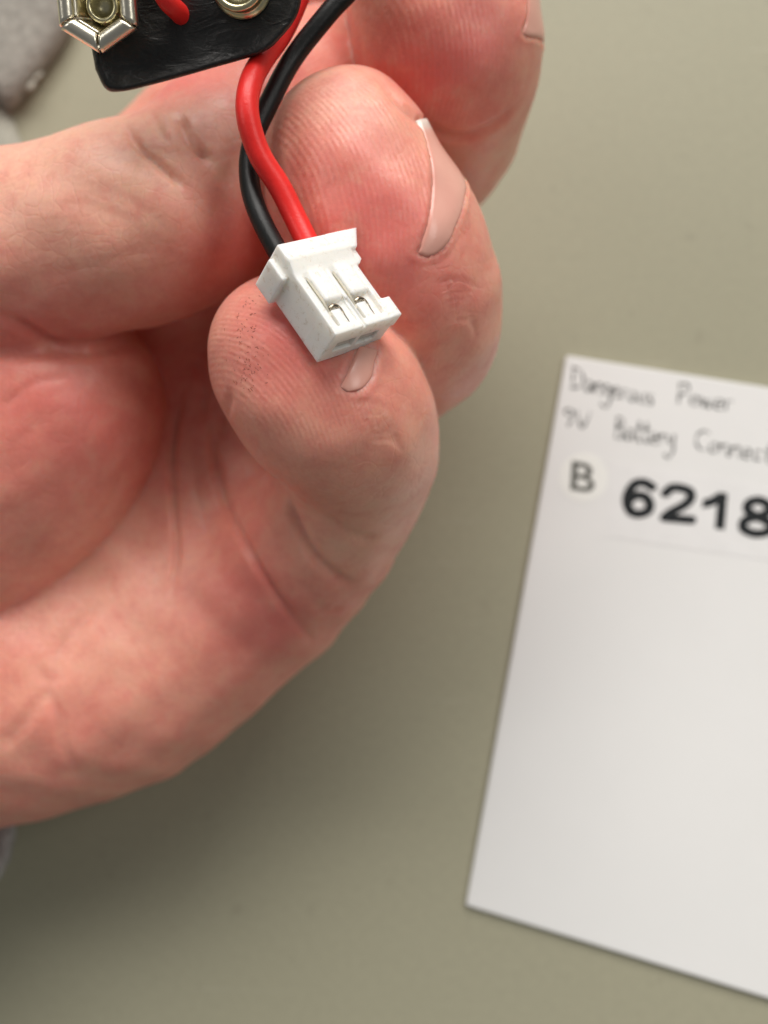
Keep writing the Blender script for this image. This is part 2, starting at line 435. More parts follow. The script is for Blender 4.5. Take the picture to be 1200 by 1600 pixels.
# creases: (photo polyline, width mm, depth mm)
CREASES = [
    ([(330, 655), (338, 735), (362, 810), (405, 890), (450, 955), (488, 1003)], .6, .65),
    ([(452, 775), (462, 815), (490, 868), (530, 905), (556, 915)], .8, .75),
    ([(470, 905), (505, 955), (540, 945)], .8, .25),
    ([(510, 800), (545, 835), (590, 845)], .9, .35),
    ([(285, 610), (270, 690), (271, 780), (276, 860), (268, 930)], .38, .75),
    ([(0, 488), (40, 512), (88, 538), (140, 548), (210, 535)], .8, .7),
    ([(0, 562), (70, 552), (150, 540)], .6, .3),
    ([(196, 192), (212, 224), (250, 258), (288, 292)], .36, .8),
    ([(278, 178), (290, 208), (308, 234), (332, 252)], .5, .75),
    ([(238, 176), (246, 200), (262, 222)], .4, .35),
    ([(82, 1055), (76, 1080), (92, 1120), (100, 1165), (118, 1210)], .7, .28),
    ([(78, 1075), (45, 1120), (0, 1172)], .9, .28),
    ([(45, 1030), (80, 1060), (95, 1010), (130, 950)], .8, .25),
    ([(345, 690), (352, 650), (362, 610)], .6, .35),
    ([(590, 120), (640, 176), (700, 213), (760, 204), (815, 158)], .7, .5),
    ([(200, 720), (170, 790), (120, 850)], .6, .10), ([(300, 700), (310, 780), (330, 850)], .6, .16), ([(160, 940), (120, 985), (90, 1030)], .8, .2), 
    ([(380, 720), (400, 790), (440, 850)], .6, .18),
    ([(300, 560), (318, 600), (312, 660)], .6, .35),
    ([(20, 700), (70, 655), (115, 640)], .8, .08),
    ([(0, 640), (50, 600), (110, 585)], .5, .14), ([(120, 460), (200, 440), (300, 410)], .6, .05),
    ([(60, 430), (150, 415), (250, 380)], .6, .05), ([(30, 330), (120, 320), (220, 350)], .6, .05),
    ([(140, 290), (200, 310), (270, 360)], .6, .07),
    ([(648, 405), (672, 410), (704, 392), (720, 350)], .45, .12), ([(526, 610), (540, 622), (565, 616)], .3, .12),
]
for j in range(7):      # knuckle wrinkles on the backs of ring and little finger
    CREASES.append(([(680 + 4 * j, 446 + 9 * j), (715 + 3 * j, 436 + 11 * j), (752 - j, 452 + 13 * j)], .22, .15))
    CREASES.append(([(545 + 6 * j, 632 + 9 * j), (580 + 5 * j, 628 + 10 * j), (615 + 3 * j, 640 + 11 * j)], .22, .15))
DISP = np.zeros(len(HV))
for pl, w, amp in CREASES:
    uv = densify(pl, 4.0); pts = hit(uv)
    tt = np.linspace(0, 1, len(pts)); wt = np.minimum(1, np.minimum(tt, 1 - tt) * 5 + .12)
    lo, hi = pts.min(0) - 4 * w, pts.max(0) + 4 * w
    sel = np.where(((HV > lo) & (HV < hi)).all(1))[0]
    if not len(sel): continue
    best = np.full(len(sel), 1e9); bw = np.zeros(len(sel))
    for q, ww in zip(pts, wt):
        d2 = ((HV[sel] - q) ** 2).sum(1); m_ = d2 < best; best[m_] = d2[m_]; bw[m_] = ww
    d = np.sqrt(best)
    DISP[sel] -= amp * bw * (np.exp(-(d / w) ** 2) - (.06 if amp > .3 else 0) * np.exp(-(d / (2.4 * w)) ** 2))

# nails: plates laid on the finger between a near and a far edge, then wrapped round the back of the tip
NAIL_SPECS = [
    ((640, 462, 94), (541, 236, 90), [(651, 397), (657, 378), (667, 345), (674, 300), (674, 262), (667, 222), (655, 186)],
     [(664, 403), (690, 393), (706, 358), (704, 316), (693, 270), (672, 222), (658, 186)], [0, 0, 3, 14, 45, 62, 62]),
    ((560, 668, 89), (478, 520, 86), [(529, 606), (536, 592), (545, 572), (552, 556), (560, 540)],
     [(541, 615), (567, 609), (583, 590), (588, 568), (594, 548)], [0, 0, 0, 0, 0]),
    ((703, 90, 97), (680, -110, 96), [(815, 52), (819, 42), (823, 30), (825, 2), (819, -40)],
     [(819, 56), (827, 50), (831, 32), (831, 2), (823, -40)], [0, 12, 45, 70, 75]),
]
NAILS = []
for a, b, nearl, farl, extra in NAIL_SPECS:
    A = P(a[0], a[1], a[2] + HS); B = P(b[0], b[1], b[2] + HS)
    ax = (B - A) / np.linalg.norm(B - A)
    e1 = np.cross(ax, [0, 0, 1.0]); e1 /= np.linalg.norm(e1)
    if e1[0] < 0: e1 = -e1
    e2 = np.cross(ax, e1); e2 *= np.sign(e2[2])          # e1 to the right, e2 away from the lens
    ns, n1, n2 = 34, 16, 12; nt = n1 + n2
    k_ = np.linspace(0, len(nearl) - 1, ns); ki = np.arange(len(nearl))
    dn = np.array(nearl, float); df = np.array(farl, float)
    def spl(c):
        d = densify(c, .5); l = np.concatenate([[0], np.cumsum(np.linalg.norm(np.diff(d, axis=0), axis=1))]); kn = [np.argmin(((d - x) ** 2).sum(1)) for x in c]
        idx = np.interp(k_, ki, kn); return np.column_stack([np.interp(idx, np.arange(len(d)), d[:, 0]), np.interp(idx, np.arange(len(d)), d[:, 1])])
    Nn, Nf = spl(dn), spl(df); ex = np.radians(np.interp(k_, ki, extra))
    grid = np.zeros((ns, nt, 3)); nrm = np.zeros((ns, nt, 3))
    for i in range(ns):
        w_ = np.linspace(0, 1, n1)[:, None]; p_, n_ = hit(Nn[i] * (1 - w_) + Nf[i] * w_, True)
        for j in range(1, n1):                            # ignore hits that slipped past the finger
            if abs(p_[j, 2] - p_[j - 1, 2]) > 1.6: p_[j], n_[j] = p_[j - 1], n_[j - 1]
        grid[i, :n1] = p_
        q = p_[-1] - A; s_ = q @ ax; t0 = math.atan2(q @ e2, q @ e1)
        for j in range(n2):
            t = t0 + ex[i] * (j + 1) / n2; d_ = math.cos(t) * e1 + math.sin(t) * e2
            loc, no, fi, dd = BVH.ray_cast(Vector(A + ax * s_ + d_ * 2.0), Vector(d_), 9.0)
            r_ = 2.0 + dd if loc is not None else np.linalg.norm(q - ax * s_)
            grid[i, n1 + j] = A + ax * s_ + d_ * r_ + d_ * 1e-3 * j
    rdv = grid - A - ((grid - A) @ ax)[..., None] * ax; rdv /= np.linalg.norm(rdv, axis=2)[..., None]
    step = np.linalg.norm(np.diff(grid, axis=1), axis=2); cum = np.concatenate([np.zeros((ns, 1)), np.cumsum(step, axis=1)], 1)
    tot = np.maximum(cum[:, -1:], 1e-3); side = np.minimum(cum, tot - cum)
    root = np.concatenate([[0], np.cumsum(np.linalg.norm(np.diff(grid[:, n1 // 2], axis=0), axis=1))])[:, None]
    edge_ = np.minimum(side, root + .01)
    arch = .14 * np.sin(np.pi * np.clip(cum / tot, 0, 1)) ** .8 * np.minimum(1, tot / 3)
    lift = -.02 + arch - .30 * np.clip(1 - edge_ / .30, 0, 1) ** 1.5
    fe = np.clip((np.linspace(0, 1, ns)[:, None] - .90) / .06, 0, 1) * np.ones((1, nt)) if extra[-1] else np.zeros((ns, nt))
    top = grid + rdv * lift[..., None]; bot = top - rdv * .22
    NAILS.append((top, bot, fe, np.clip(1 - edge_ / .7, 0, 1) ** 1.3))
    # seat the plate: flesh lowered under it, a low fold round its rim
    G = grid.reshape(-1, 3); E = edge_.ravel()
    sel = np.where(((HV > G.min(0) - 1) & (HV < G.max(0) + 1)).all(1))[0]
    best = np.full(len(sel), 1e9); be = np.zeros(len(sel))
    for g_, ee in zip(G, E):
        d2 = ((HV[sel] - g_) ** 2).sum(1); m_ = d2 < best; best[m_] = d2[m_]; be[m_] = ee
    d = np.sqrt(best)
    DISP[sel] += np.where(d < .45, -.20 * np.clip(be / .25, 0, 1), 0) + .10 * np.exp(-((d - .45) / .22) ** 2) * (be < .2)
HV2 = HV + HN * DISP[:, None]

# per-vertex skin data (colour of the skin itself, ridge direction)
def near(pt, r):
    d = np.sqrt(((HV - pt) ** 2).sum(1)); return np.clip(1 - d / r, 0, 1)
def sm(x): return x * x * (3 - 2 * x)
flush = np.full(len(HV), 0.32); pale = np.zeros(len(HV))
for (u, v, r, a) in [(560, 330, 11, .55), (600, 420, 9, .3), (430, 500, 9, .5), (520, 560, 9, .35), (720, 60, 12, .5), (520, 100, 10, .35), (380, 400, 12, .45), (60, 420, 14, .3),
                     (80, 640, 16, .5), (430, 960, 14, .35), (350, 930, 14, .25), (300, 130, 14, .7), (640, 150, 9, .3), (720, 480, 7, .25), (620, 660, 7, .15)]:
    flush += a * sm(near(hit((u, v))[0], r))
for (u, v, r, a) in [(60, 260, 15, 1.), (180, 265, 14, .9), (120, 340, 14, .4), (270, 210, 9, .6), (540, 150, 6, .5), (250, 960, 18, .4), (140, 930, 14, .3), (60, 1120, 18, .15), (480, 700, 8, .3), (560, 850, 12, .85), (470, 820, 9, .4), (360, 200, 9, .6), (770, 250, 9, .5), (740, 540, 9, .4), (640, 740, 10, .7)]:
    pale += a * sm(near(hit((u, v))[0], r))
ridge = np.zeros(len(HV)); ramt = np.zeros(len(HV)); rsc = np.ones(len(HV))
def ridges(center, radius, nrm, bend, period, own, amt=1.0):
    global ridge, ramt
    c = hit(center)[0]; m_ = near(c, radius)
    n3 = np.array([nrm[0], nrm[1], 0.25]); n3 /= np.linalg.norm(n3); t3 = np.array([-nrm[1], nrm[0], 0.0]); t3 /= np.linalg.norm(t3)
    q = HV - c; ph = q @ n3 + bend * (q @ t3) ** 2
    sel = (m_ > ramt) & (chain_sdf(HV, own, 2.2) < .5)
    ridge = np.where(sel, ph * 2 * math.pi / period, ridge); ramt = np.where(sel, m_, ramt); rsc[sel] = amt
ridges((520, 300), 13, (0.96, -0.28), .020, .50, RING)
ridges((410, 580), 12, (0.70, -0.72), .028, .46, PINKY, .8)
ridges((640, 60), 12, (0.93, -0.36), .02, .52, MIDDLE)
ridges((500, 90), 8, (0.6, 0.8), .02, .56, THUMB, .6)
ridges((200, 470), 14, (0.10, 1.0), .01, .75, THUMB, .22)
ridges((60, 620), 16, (0.6, 0.8), .01, .8, THENAR, .22)
ramt = np.clip(ramt * 2.4, 0, 1) * rsc

hm = np_mesh('hand', to_world(HV2), HQ[:, ::-1], M['skin'])
for nm, arr in (('flush', np.clip(flush, 0, 1)), ('pale', np.clip(pale, 0, 1)), ('ridge', ridge), ('ridge_amt', ramt)):
    at = hm.attributes.new(nm, 'FLOAT', 'POINT'); at.data.foreach_set('value', arr.astype(np.float32))
hand = link('hand', hm)
tag(hand, 'bare hand with curled fingers, palm up, holding up the white plug', 'hand')
hand_children = []
for top, bot, fe, rimv in NAILS:
    ns, nt = fe.shape
    V = np.vstack([top.reshape(-1, 3), bot.reshape(-1, 3)]); N = ns * nt; F = []
    for i in range(ns - 1):
        for j in range(nt - 1):
            a = i * nt + j; F.append((a, a + 1, a + nt + 1, a + nt)); F.append((N + a, N + a + nt, N + a + nt + 1, N + a + 1))
    rim = [j for j in range(nt)] + [i * nt + nt - 1 for i in range(1, ns)] + [(ns - 1) * nt + j for j in range(nt - 2, -1, -1)] + [i * nt for i in range(ns - 2, 0, -1)]
    for a, b in zip(rim, rim[1:] + rim[:1]): F.append((a, N + a, N + b, b))
    o = mesh_obj('fingernail', to_world(V), F, M['nail'], hand)
    at = o.data.attributes.new('free_edge', 'FLOAT', 'POINT'); at.data.foreach_set('value', np.concatenate([fe.ravel(), fe.ravel()]).astype(np.float32))
    at = o.data.attributes.new('rim', 'FLOAT', 'POINT'); at.data.foreach_set('value', np.concatenate([rimv.ravel(), rimv.ravel()]).astype(np.float32))
    bm = bmesh.new(); bm.from_mesh(o.data); bmesh.ops.recalc_face_normals(bm, faces=bm.faces); bm.to_mesh(o.data); bm.free()

# grime in the ridges of the little fingertip
V, F = [], []
rnd = random.Random(3)
def final_hit(uv):
    return hit(uv, True)
spots = []
while len(spots) < 105:
    u = rnd.gauss(386, 20); v = rnd.uniform(462, 612)
    u += (v - 540) * .02
    if rnd.random() > math.exp(-((u - 386) / 28) ** 2): continue
    if (u - 452) ** 2 + (v - 548) ** 2 > 116 ** 2: continue
    spots.append((u, v))
sp, sn = final_hit(spots)
for p, n in zip(sp, sn):
    t = np.array([.72, .70, 0]) if rnd.random() < .55 else np.array([.95, -.15, 0]) if rnd.random() < .5 else np.array([.2, .98, 0])
    t = t - n * (t @ n); t /= np.linalg.norm(t); b = np.cross(n, t)
    l = rnd.uniform(.05, .19) * (1.4 if rnd.random() < .2 else 1); w = rnd.uniform(.022, .05); k = len(V)
    ring = 6; c = p + n * 0.01
    pts = []
    for i in range(ring):
        a = 2 * math.pi * i / ring
        pts.append(c + t * math.cos(a) * l * rnd.uniform(.6, 1.1) + b * math.sin(a) * w * rnd.uniform(.6, 1.2))
    V += pts; V.append(c + n * .035); F += [(k + i, k + (i + 1) % ring, k + ring) for i in range(ring)]
tag(mesh_obj('grime_specks', to_world(V), F, M['dirt'], hand), kind='stuff')

# ------------------------------------------------------------------ sleeve
def tube(path, radii, seg=16, cap=True):
    path = np.array(path, float); V, F = [], []
    up = np.array([0.0, 0, 1]);
    T = np.gradient(path, axis=0); T /= np.linalg.norm(T, axis=1)[:, None]
    n = np.cross(T[0], up);
    if np.linalg.norm(n) < 1e-3: n = np.cross(T[0], [1.0, 0, 0])
    n /= np.linalg.norm(n)
    for i, (p, t) in enumerate(zip(path, T)):
        n = n - t * (n @ t); n /= np.linalg.norm(n); b = np.cross(t, n)
        r = radii if np.isscalar(radii) else radii[i]
        for k in range(seg):
            a = 2 * math.pi * k / seg; V.append(p + r * (math.cos(a) * n + math.sin(a) * b))
    for i in range(len(path) - 1):
        for k in range(seg):
            a = i * seg + k; b2 = i * seg + (k + 1) % seg; F.append((a, b2, b2 + seg, a + seg))
    if cap:
        F.append(tuple(range(seg - 1, -1, -1))); F.append(tuple(range((len(path) - 1) * seg, len(path) * seg)))
    return V, F
def sleeve():
    a = P(-106, 1078, 121); b = P(-900, 1330, 121)
    path = densify([a, a + (b - a) * .25, a + (b - a) * .6, b], 1.5)
    T = (b - a) / np.linalg.norm(b - a)
    e1 = np.cross(T, [0, 0, 1.0]); e1 /= np.linalg.norm(e1); e2 = np.cross(T, e1)
    V, F = [], []; seg = 96; n = len(path)
    prof = [(0.0, -1.6), (-.6, -.8), (-.8, 0), (-.5, .9), (.2, 1.2)]
    rows = []
    for k, (dx, dr) in enumerate(prof): rows.append((a + T * dx, dr))
    for i in range(1, n): rows.append((path[i], 1.1 + .5 * math.sin(i * .35) * min(1, i / 12)))
    rows.insert(0, (a + T * 6, -1.9))
    for i, (c, dr) in enumerate(rows):
        for k in range(seg):
            t = 2 * math.pi * k / seg
            rib = .22 * math.sin(k * math.pi * .66)
            r1, r2 = 24.5 + dr + rib, 17.0 + dr + rib
            V.append(c + e1 * math.cos(t) * r1 + e2 * math.sin(t) * r2)
    for i in range(len(rows) - 1):
        for k in range(seg):
            q = i * seg + k; w = i * seg + (k + 1) % seg; F.append((q, w, w + seg, q + seg))
    o = mesh_obj('sleeve', to_world(V), F, M['knit'])
    tag(o, 'pale grey knit sleeve cuff at the wrist, lower left edge', 'sleeve')
sleeve()

# ------------------------------------------------------------------ grey cloths at the upper left
def cloth_sheet(name, outline, h0, thick, mat, label, seed):
    rn = random.Random(seed)
    pl = densify(outline + [outline[0]], 5.0)[:-1]
    ctr = pl.mean(0); V, F = [], []; K = 10
    for k in range(K + 1):
        s = k / K
        for i, p in enumerate(pl):
            q = ctr + (p - ctr) * (1 - s) if k else p + np.array([rn.uniform(-1, 1), rn.uniform(-1, 1)]) * 1.3
            edge = min(1, s * 6); hh = h0 + thick * (.35 + .65 * math.sqrt(edge)) + .0006 * math.sin(q[0] * .021 + seed) * math.sin(q[1] * .017)
            V.append(on_table(q[0], q[1], hh))
    n = len(pl)
    for k in range(K):
        for i in range(n): F.append((k * n + i, k * n + (i + 1) % n, (k + 1) * n + (i + 1) % n, (k + 1) * n + i))
    base = len(V)
    for i, p in enumerate(pl): V.append(on_table(p[0], p[1], h0))
    for i in range(n): F.append((i, base + i, base + (i + 1) % n, (i + 1) % n))
    o = mesh_obj(name, V, F, mat); tag(o, label, 'cloth')
    bm = bmesh.new(); bm.from_mesh(o.data); bmesh.ops.recalc_face_normals(bm, faces=bm.faces); bm.to_mesh(o.data); bm.free()
    return o
cl = cloth_sheet('grey_cloth', [(122, -10), (112, 45), (88, 85), (60, 122), (18, 172), (-8, 160), (-130, 130), (-200, -20), (-150, -240), (60, -240), (130, -120)], .0005, .0035, M['cloth'], 'dark grey fuzzy cloth edge in the upper left corner', 2)
cloth_sheet('pale_cloth', [(10, 168), (30, 212), (36, 260), (0, 330), (-120, 300), (-170, 180), (-60, 120)], .0001, .0010, M['pale_cloth'], 'pale grey cloth strip below the dark grey cloth', 5)
V, F = [], []
for (u, v, r) in [(64, 116, 3.2), (59, 120, 3.6), (56, 123, 2.2), (53, 130, 3.4), (49, 134, 4.2), (46, 138, 2.8), (51, 137, 2.2)]:
    c = on_table(u, v, .0036); bm = bmesh.new(); bmesh.ops.create_icosphere(bm, subdivisions=2, radius=r / 10600)
    k = len(V); V += [tuple(x.co * rnd.uniform(.8, 1.15) + Vector(c)) for x in bm.verts]; F += [tuple(k + v.index for v in f.verts) for f in bm.faces]; bm.free()
tag(mesh_obj('lint', V, F, M['fibre'], cl), kind='stuff')

# ------------------------------------------------------------------ card with lettering
card_px = [(885, 555), (1245, 612), (1290, 1588), (728, 1415)]
h = .0009
c4 = [on_table(u, v, h) for u, v in card_px]
bm = bmesh.new()
tv = [bm.verts.new(c) for c in c4]; bv = [bm.verts.new((c[0], c[1], .00015)) for c in c4]
bm.faces.new(tv); bm.faces.new(bv[::-1])
for i in range(4): bm.faces.new((tv[i], bv[i], bv[(i + 1) % 4], tv[(i + 1) % 4]))
bmesh.ops.recalc_face_normals(bm, faces=bm.faces)
bmesh.ops.bevel(bm, geom=bm.edges[:], offset=.00018, segments=2, affect='EDGES')
me = bpy.data.meshes.new('label_card'); bm.to_mesh(me); bm.free(); me.materials.append(M['card'])
card = link('label_card', me)
tag(card, 'white label card with handwriting and the number 6218 on the table', 'card')

GL = {  # single-stroke letters, x-height 1
    'D': [[(0.1, 2), (0.05, 0)], [(-.15, 2), (.7, 1.9), (1.2, 1.1), (.8, .25), (-.1, 0)]],
    'a': [[(.75, .9), (.3, 1), (.05, .5), (.25, .05), (.6, .25), (.78, .9), (.8, .2), (1, 0)]],
    'n': [[(.05, 1), (.05, 0)], [(.05, .6), (.4, 1), (.7, .85), (.75, 0), (.95, .05)]],
    'g': [[(.75, .9), (.3, 1), (.05, .5), (.3, .1), (.65, .3), (.78, .9), (.8, -.5), (.45, -1.25), (-.2, -.9)]],
    'e': [[(.08, .5), (.7, .6), (.5, 1), (.12, .75), (.1, .25), (.45, 0), (.85, .2)]],
    'r': [[(.05, 1), (.08, 0)], [(.07, .55), (.3, .95), (.65, .95)]],
    'o': [[(.45, 1), (.08, .6), (.2, .08), (.6, .1), (.75, .6), (.45, 1)]],
    'u': [[(.05, 1), (.1, .2), (.4, 0), (.7, .3), (.75, 1), (.78, .1), (.95, 0)]],
    's': [[(.65, .9), (.3, 1), (.15, .75), (.6, .35), (.45, .02), (.05, .1)]],
    'P': [[(.1, 2), (.02, 0)], [(-.1, 1.85), (.65, 2), (.85, 1.5), (.6, 1.05), (.1, .95)]],
    'w': [[(.02, 1), (.2, .05), (.45, .8), (.7, .05), (.95, 1)]],
    '9': [[(.75, 1.6), (.35, 1.75), (.1, 1.4), (.35, 1.05), (.72, 1.3), (.75, 1.6), (.62, .7), (.4, 0)]],
    'V': [[(.02, 1.85), (.45, .05), (.95, 1.9)]],
    'B': [[(.1, 2), (.04, 0)], [(-.05, 1.95), (.6, 1.95), (.7, 1.4), (.15, 1.1), (.75, .85), (.7, .15), (0, 0)]],
    't': [[(.4, 1.9), (.35, .25), (.55, 0), (.75, .1)], [(.05, 1.15), (.75, 1.25)]],
    'y': [[(.05, 1), (.2, .3), (.55, .25), (.75, 1), (.7, -.4), (.3, -1.1), (-.2, -.8)]],
    'C': [[(1.15, 1.7), (.75, 1.95), (.15, 1.5), (.05, .7), (.4, .05), (.95, .1)]],
    'c': [[(.7, .85), (.35, 1), (.08, .55), (.25, .05), (.75, .15)]],
}
ADV = {'D': 1.35, 'P': 1.0, 'B': 1.0, 'C': 1.15, 'w': 1.1, 't': .8, 'r': .75}
def ribbon(px, w, hgt, V, F, wob=None):
    pts = densify(px, 1.2)
    T = np.gradient(pts, axis=0); T /= np.maximum(np.linalg.norm(T, axis=1), 1e-6)[:, None]
    N = np.column_stack([-T[:, 1], T[:, 0]]); k = len(V); n = len(pts)
    for i in range(n):
        ww = w * (.75 + .35 * math.sin(i * .33 + px[0][0])) * min(1, (i + 1.5) / 3, (n - i + .5) / 3)
        V.append(on_table(*(pts[i] + N[i] * ww / 2), hgt)); V.append(on_table(*(pts[i] - N[i] * ww / 2), hgt))
    for i in range(n - 1): F.append((k + 2 * i, k + 2 * i + 2, k + 2 * i + 3, k + 2 * i + 1))
def write(word, x0, x1, y0, y1, xh, lean=.14):
    V, F = [], []; rn = random.Random(word)
    tot = sum(ADV.get(ch, .95) for ch in word); x = 0
    for ch in word:
        for st in GL[ch]:
            px = []
            for (gx, gy) in st:
                s = (x + gx) / tot; bx = x0 + (x1 - x0) * s - gy * xh * lean * -1 * .2; by = y0 + (y1 - y0) * s
                px.append((bx + rn.uniform(-.6, .6) - gy * xh * (-.05), by - gy * xh + rn.uniform(-.6, .6)))
            ribbon(px, 3.4, h + .00003, V, F)
        x += ADV.get(ch, .95)
    return V, F
for word, x0, x1, y0, y1, xh in (('Dangerous', 893, 1024, 606, 634, 15.5), ('Power', 1059, 1146, 631, 643, 16.5), ('9V', 878, 920, 664, 672, 15),
                                 ('Battery', 961, 1056, 685, 698, 17), ('Connector', 1086, 1238, 701, 730, 15.5)):
    V, F = write(word, x0, x1, y0, y1, xh)
    mesh_obj('handwriting', V, F, M['pen'], card, smooth=False)
def sticker(px, hgt, th=.00004, mat='sticker'):
    pl = densify(px + [px[0]], 3)[:-1]; n = len(pl)
    V = [on_table(p[0], p[1], hgt) for p in pl] + [on_table(p[0], p[1], hgt - th) for p in pl]
    F = [tuple(range(n))] + [(i, i + n, (i + 1) % n + n, (i + 1) % n) for i in range(n)]
    o = mesh_obj('sticker', V, F, M[mat], card, smooth=False)
    bm = bmesh.new(); bm.from_mesh(o.data); bmesh.ops.recalc_face_normals(bm, faces=bm.faces); bm.to_mesh(o.data); bm.free()
    return o
st1 = sticker([(912 + 38 * math.cos(a), 746 + 38 * math.sin(a)) for a in [i * math.pi / 8 for i in range(16)]], h + .00004, mat='bright_sticker')
def rr(pts, r=4):
    out = []
    for i in range(len(pts)):
        p, a, b = np.array(pts[i], float), np.array(pts[i - 1], float), np.array(pts[(i + 1) % len(pts)], float)
        out += [tuple(p + (a - p) / np.linalg.norm(a - p) * r), tuple(p + (b - p) / np.linalg.norm(b - p) * r)]
    return out
st2 = sticker(rr([(955, 722), (1236, 766), (1232, 880), (948, 838)]), h + .00004)
def glyph(ch, quad, bold, mat, parent, hgt):
    cu = bpy.data.curves.new('glyph', 'FONT'); cu.body = ch; cu.offset = bold; cu.resolution_u = 6
    ob = bpy.data.objects.new('glyph', cu); COL.objects.link(ob)
    bpy.context.view_layer.update()
    me = bpy.data.meshes.new_from_object(ob.evaluated_get(bpy.context.evaluated_depsgraph_get()))
    bpy.data.objects.remove(ob)
    co = np.array([v.co[:] for v in me.vertices]); lo, hi = co.min(0), co.max(0)
    q = [np.array(x, float) for x in quad]      # top-left, top-right, bottom-right, bottom-left
    for v in me.vertices:
        s = (v.co.x - lo[0]) / (hi[0] - lo[0]); t = (hi[1] - v.co.y) / (hi[1] - lo[1])
        p = (q[0] * (1 - s) + q[1] * s) * (1 - t) + (q[3] * (1 - s) + q[2] * s) * t
        v.co = on_table(p[0], p[1], hgt)
    me.materials.clear(); me.materials.append(mat)
    return link('printed_digit' if ch.isdigit() else 'printed_letter', me, parent)
def one(quad, mat, parent, hgt):
    q = [np.array(x, float) for x in quad]; pts = [(.62, 0), (1, 0), (1, 1), (.60, 1), (.60, .33), (.36, .43), (.0, .50), (.0, .27), (.30, .18), (.52, .06)]
    V = []
    for s_, t_ in pts:
        p = (q[0] * (1 - s_) + q[1] * s_) * (1 - t_) + (q[3] * (1 - s_) + q[2] * s_) * t_; V.append(on_table(p[0], p[1], hgt))
    return mesh_obj('printed_digit', V, [tuple(range(len(V)))[::-1]], mat, parent, smooth=False)
glyph('B', [(894, 720), (931, 726), (928, 771), (891, 765)], .012, M['print_grey'], st1, h + .00007)
DIG = {'6': ([(.86, .17), (.62, .075), (.34, .14), (.17, .42), (.17, .66), (.30, .87), (.52, .925), (.78, .83), (.84, .65), (.72, .47), (.50, .42), (.27, .52), (.17, .68)], 0),
       '2': ([(.13, .26), (.28, .10), (.52, .075), (.78, .15), (.82, .33), (.66, .53), (.34, .74), (.17, .91), (.45, .91), (.90, .91)], 0),
       '8': ([(.50, .49), (.24, .36), (.25, .17), (.50, .075), (.75, .17), (.76, .36), (.50, .49), (.18, .62), (.18, .83), (.50, .925), (.82, .83), (.82, .62), (.50, .49)], 0)}
def stroke_digit(ch, q, mat, parent, hgt, w):
    q = [np.array(x, float) for x in q]; pl = []
    for s_, t_ in DIG[ch][0]:
        pl.append((q[0] * (1 - s_) + q[1] * s_) * (1 - t_) + (q[3] * (1 - s_) + q[2] * s_) * t_)
    if ch == '2':
        pts = np.vstack([densify(pl[:8], 1.5), densify(pl[7:], 1.5)[1:]])
    else: pts = densify(pl, 1.5)
    V, F = [], []
    for i, p in enumerate(pts):          # overlapping round pen marks, each a hair above the last
        k = len(V); hh = hgt + i * 2e-7
        V += [on_table(p[0] + math.cos(a) * w * .58, p[1] + math.sin(a) * w * .5, hh) for a in np.arange(16) * math.pi / 8]
        F.append(tuple(range(k + 15, k - 1, -1)))
    return mesh_obj('printed_digit', V, F, mat, parent, smooth=False)
for ch, x0, x1, y0, y1 in (('6', 972, 1024, 748, 805), ('2', 1031, 1088, 757, 813), ('1', 1097, 1134, 767, 823), ('8', 1154, 1212, 776, 836)):
    quad = [(x0 + 3, y0 - 2), (x1 + 3, y0 + 4), (x1 - 2, y1 + 5), (x0 - 3, y1)]
    if ch == '1': one(quad, M['print'], st2, h + .00007)
    else: stroke_digit(ch, quad, M['print'], st2, h + .00007, 13.5)
del hand_children

# ------------------------------------------------------------------ the battery clip lead (one thing)
LEAD0 = Vector(to_world(P(500, 470, 82)))
lead = empty('battery_clip_lead', LEAD0)
tag(lead, 'nine volt battery clip with red and black wires and white two-pin plug', 'battery clip')

# --- plug: local axes (w across, l along to the mating end, t front to back), mm
aW = np.array([.6953, -.3419, .6322]); aL = np.array([.5557, .8136, -.1712]); aT = np.array([-.4558, .4703, .7557])
Rm = np.array([aW, aL, aT]); Uq, _, Vq = np.linalg.svd(Rm); Rm = Uq @ Vq; aW, aL, aT = Rm
PW, PL, PT = 7.4, 9.18, 3.9
PK = P(525.3, 523, 78.5)                                     # front, left, mating-end corner of the body
def plug_pt(w, l, t): return PK + np.outer(np.atleast_1d(w), aW) + np.outer(np.atleast_1d(l) - PL, aL) + np.outer(np.atleast_1d(t), aT)
def bx(p, lo, hi, r=.12):
    lo, hi = np.array(lo, float), np.array(hi, float); c = (lo + hi) / 2; e = (hi - lo) / 2 - r
    q = np.abs(p - c) - e
    return np.sqrt((np.maximum(q, 0) ** 2).sum(1)) + np.minimum(q.max(1), 0) - r
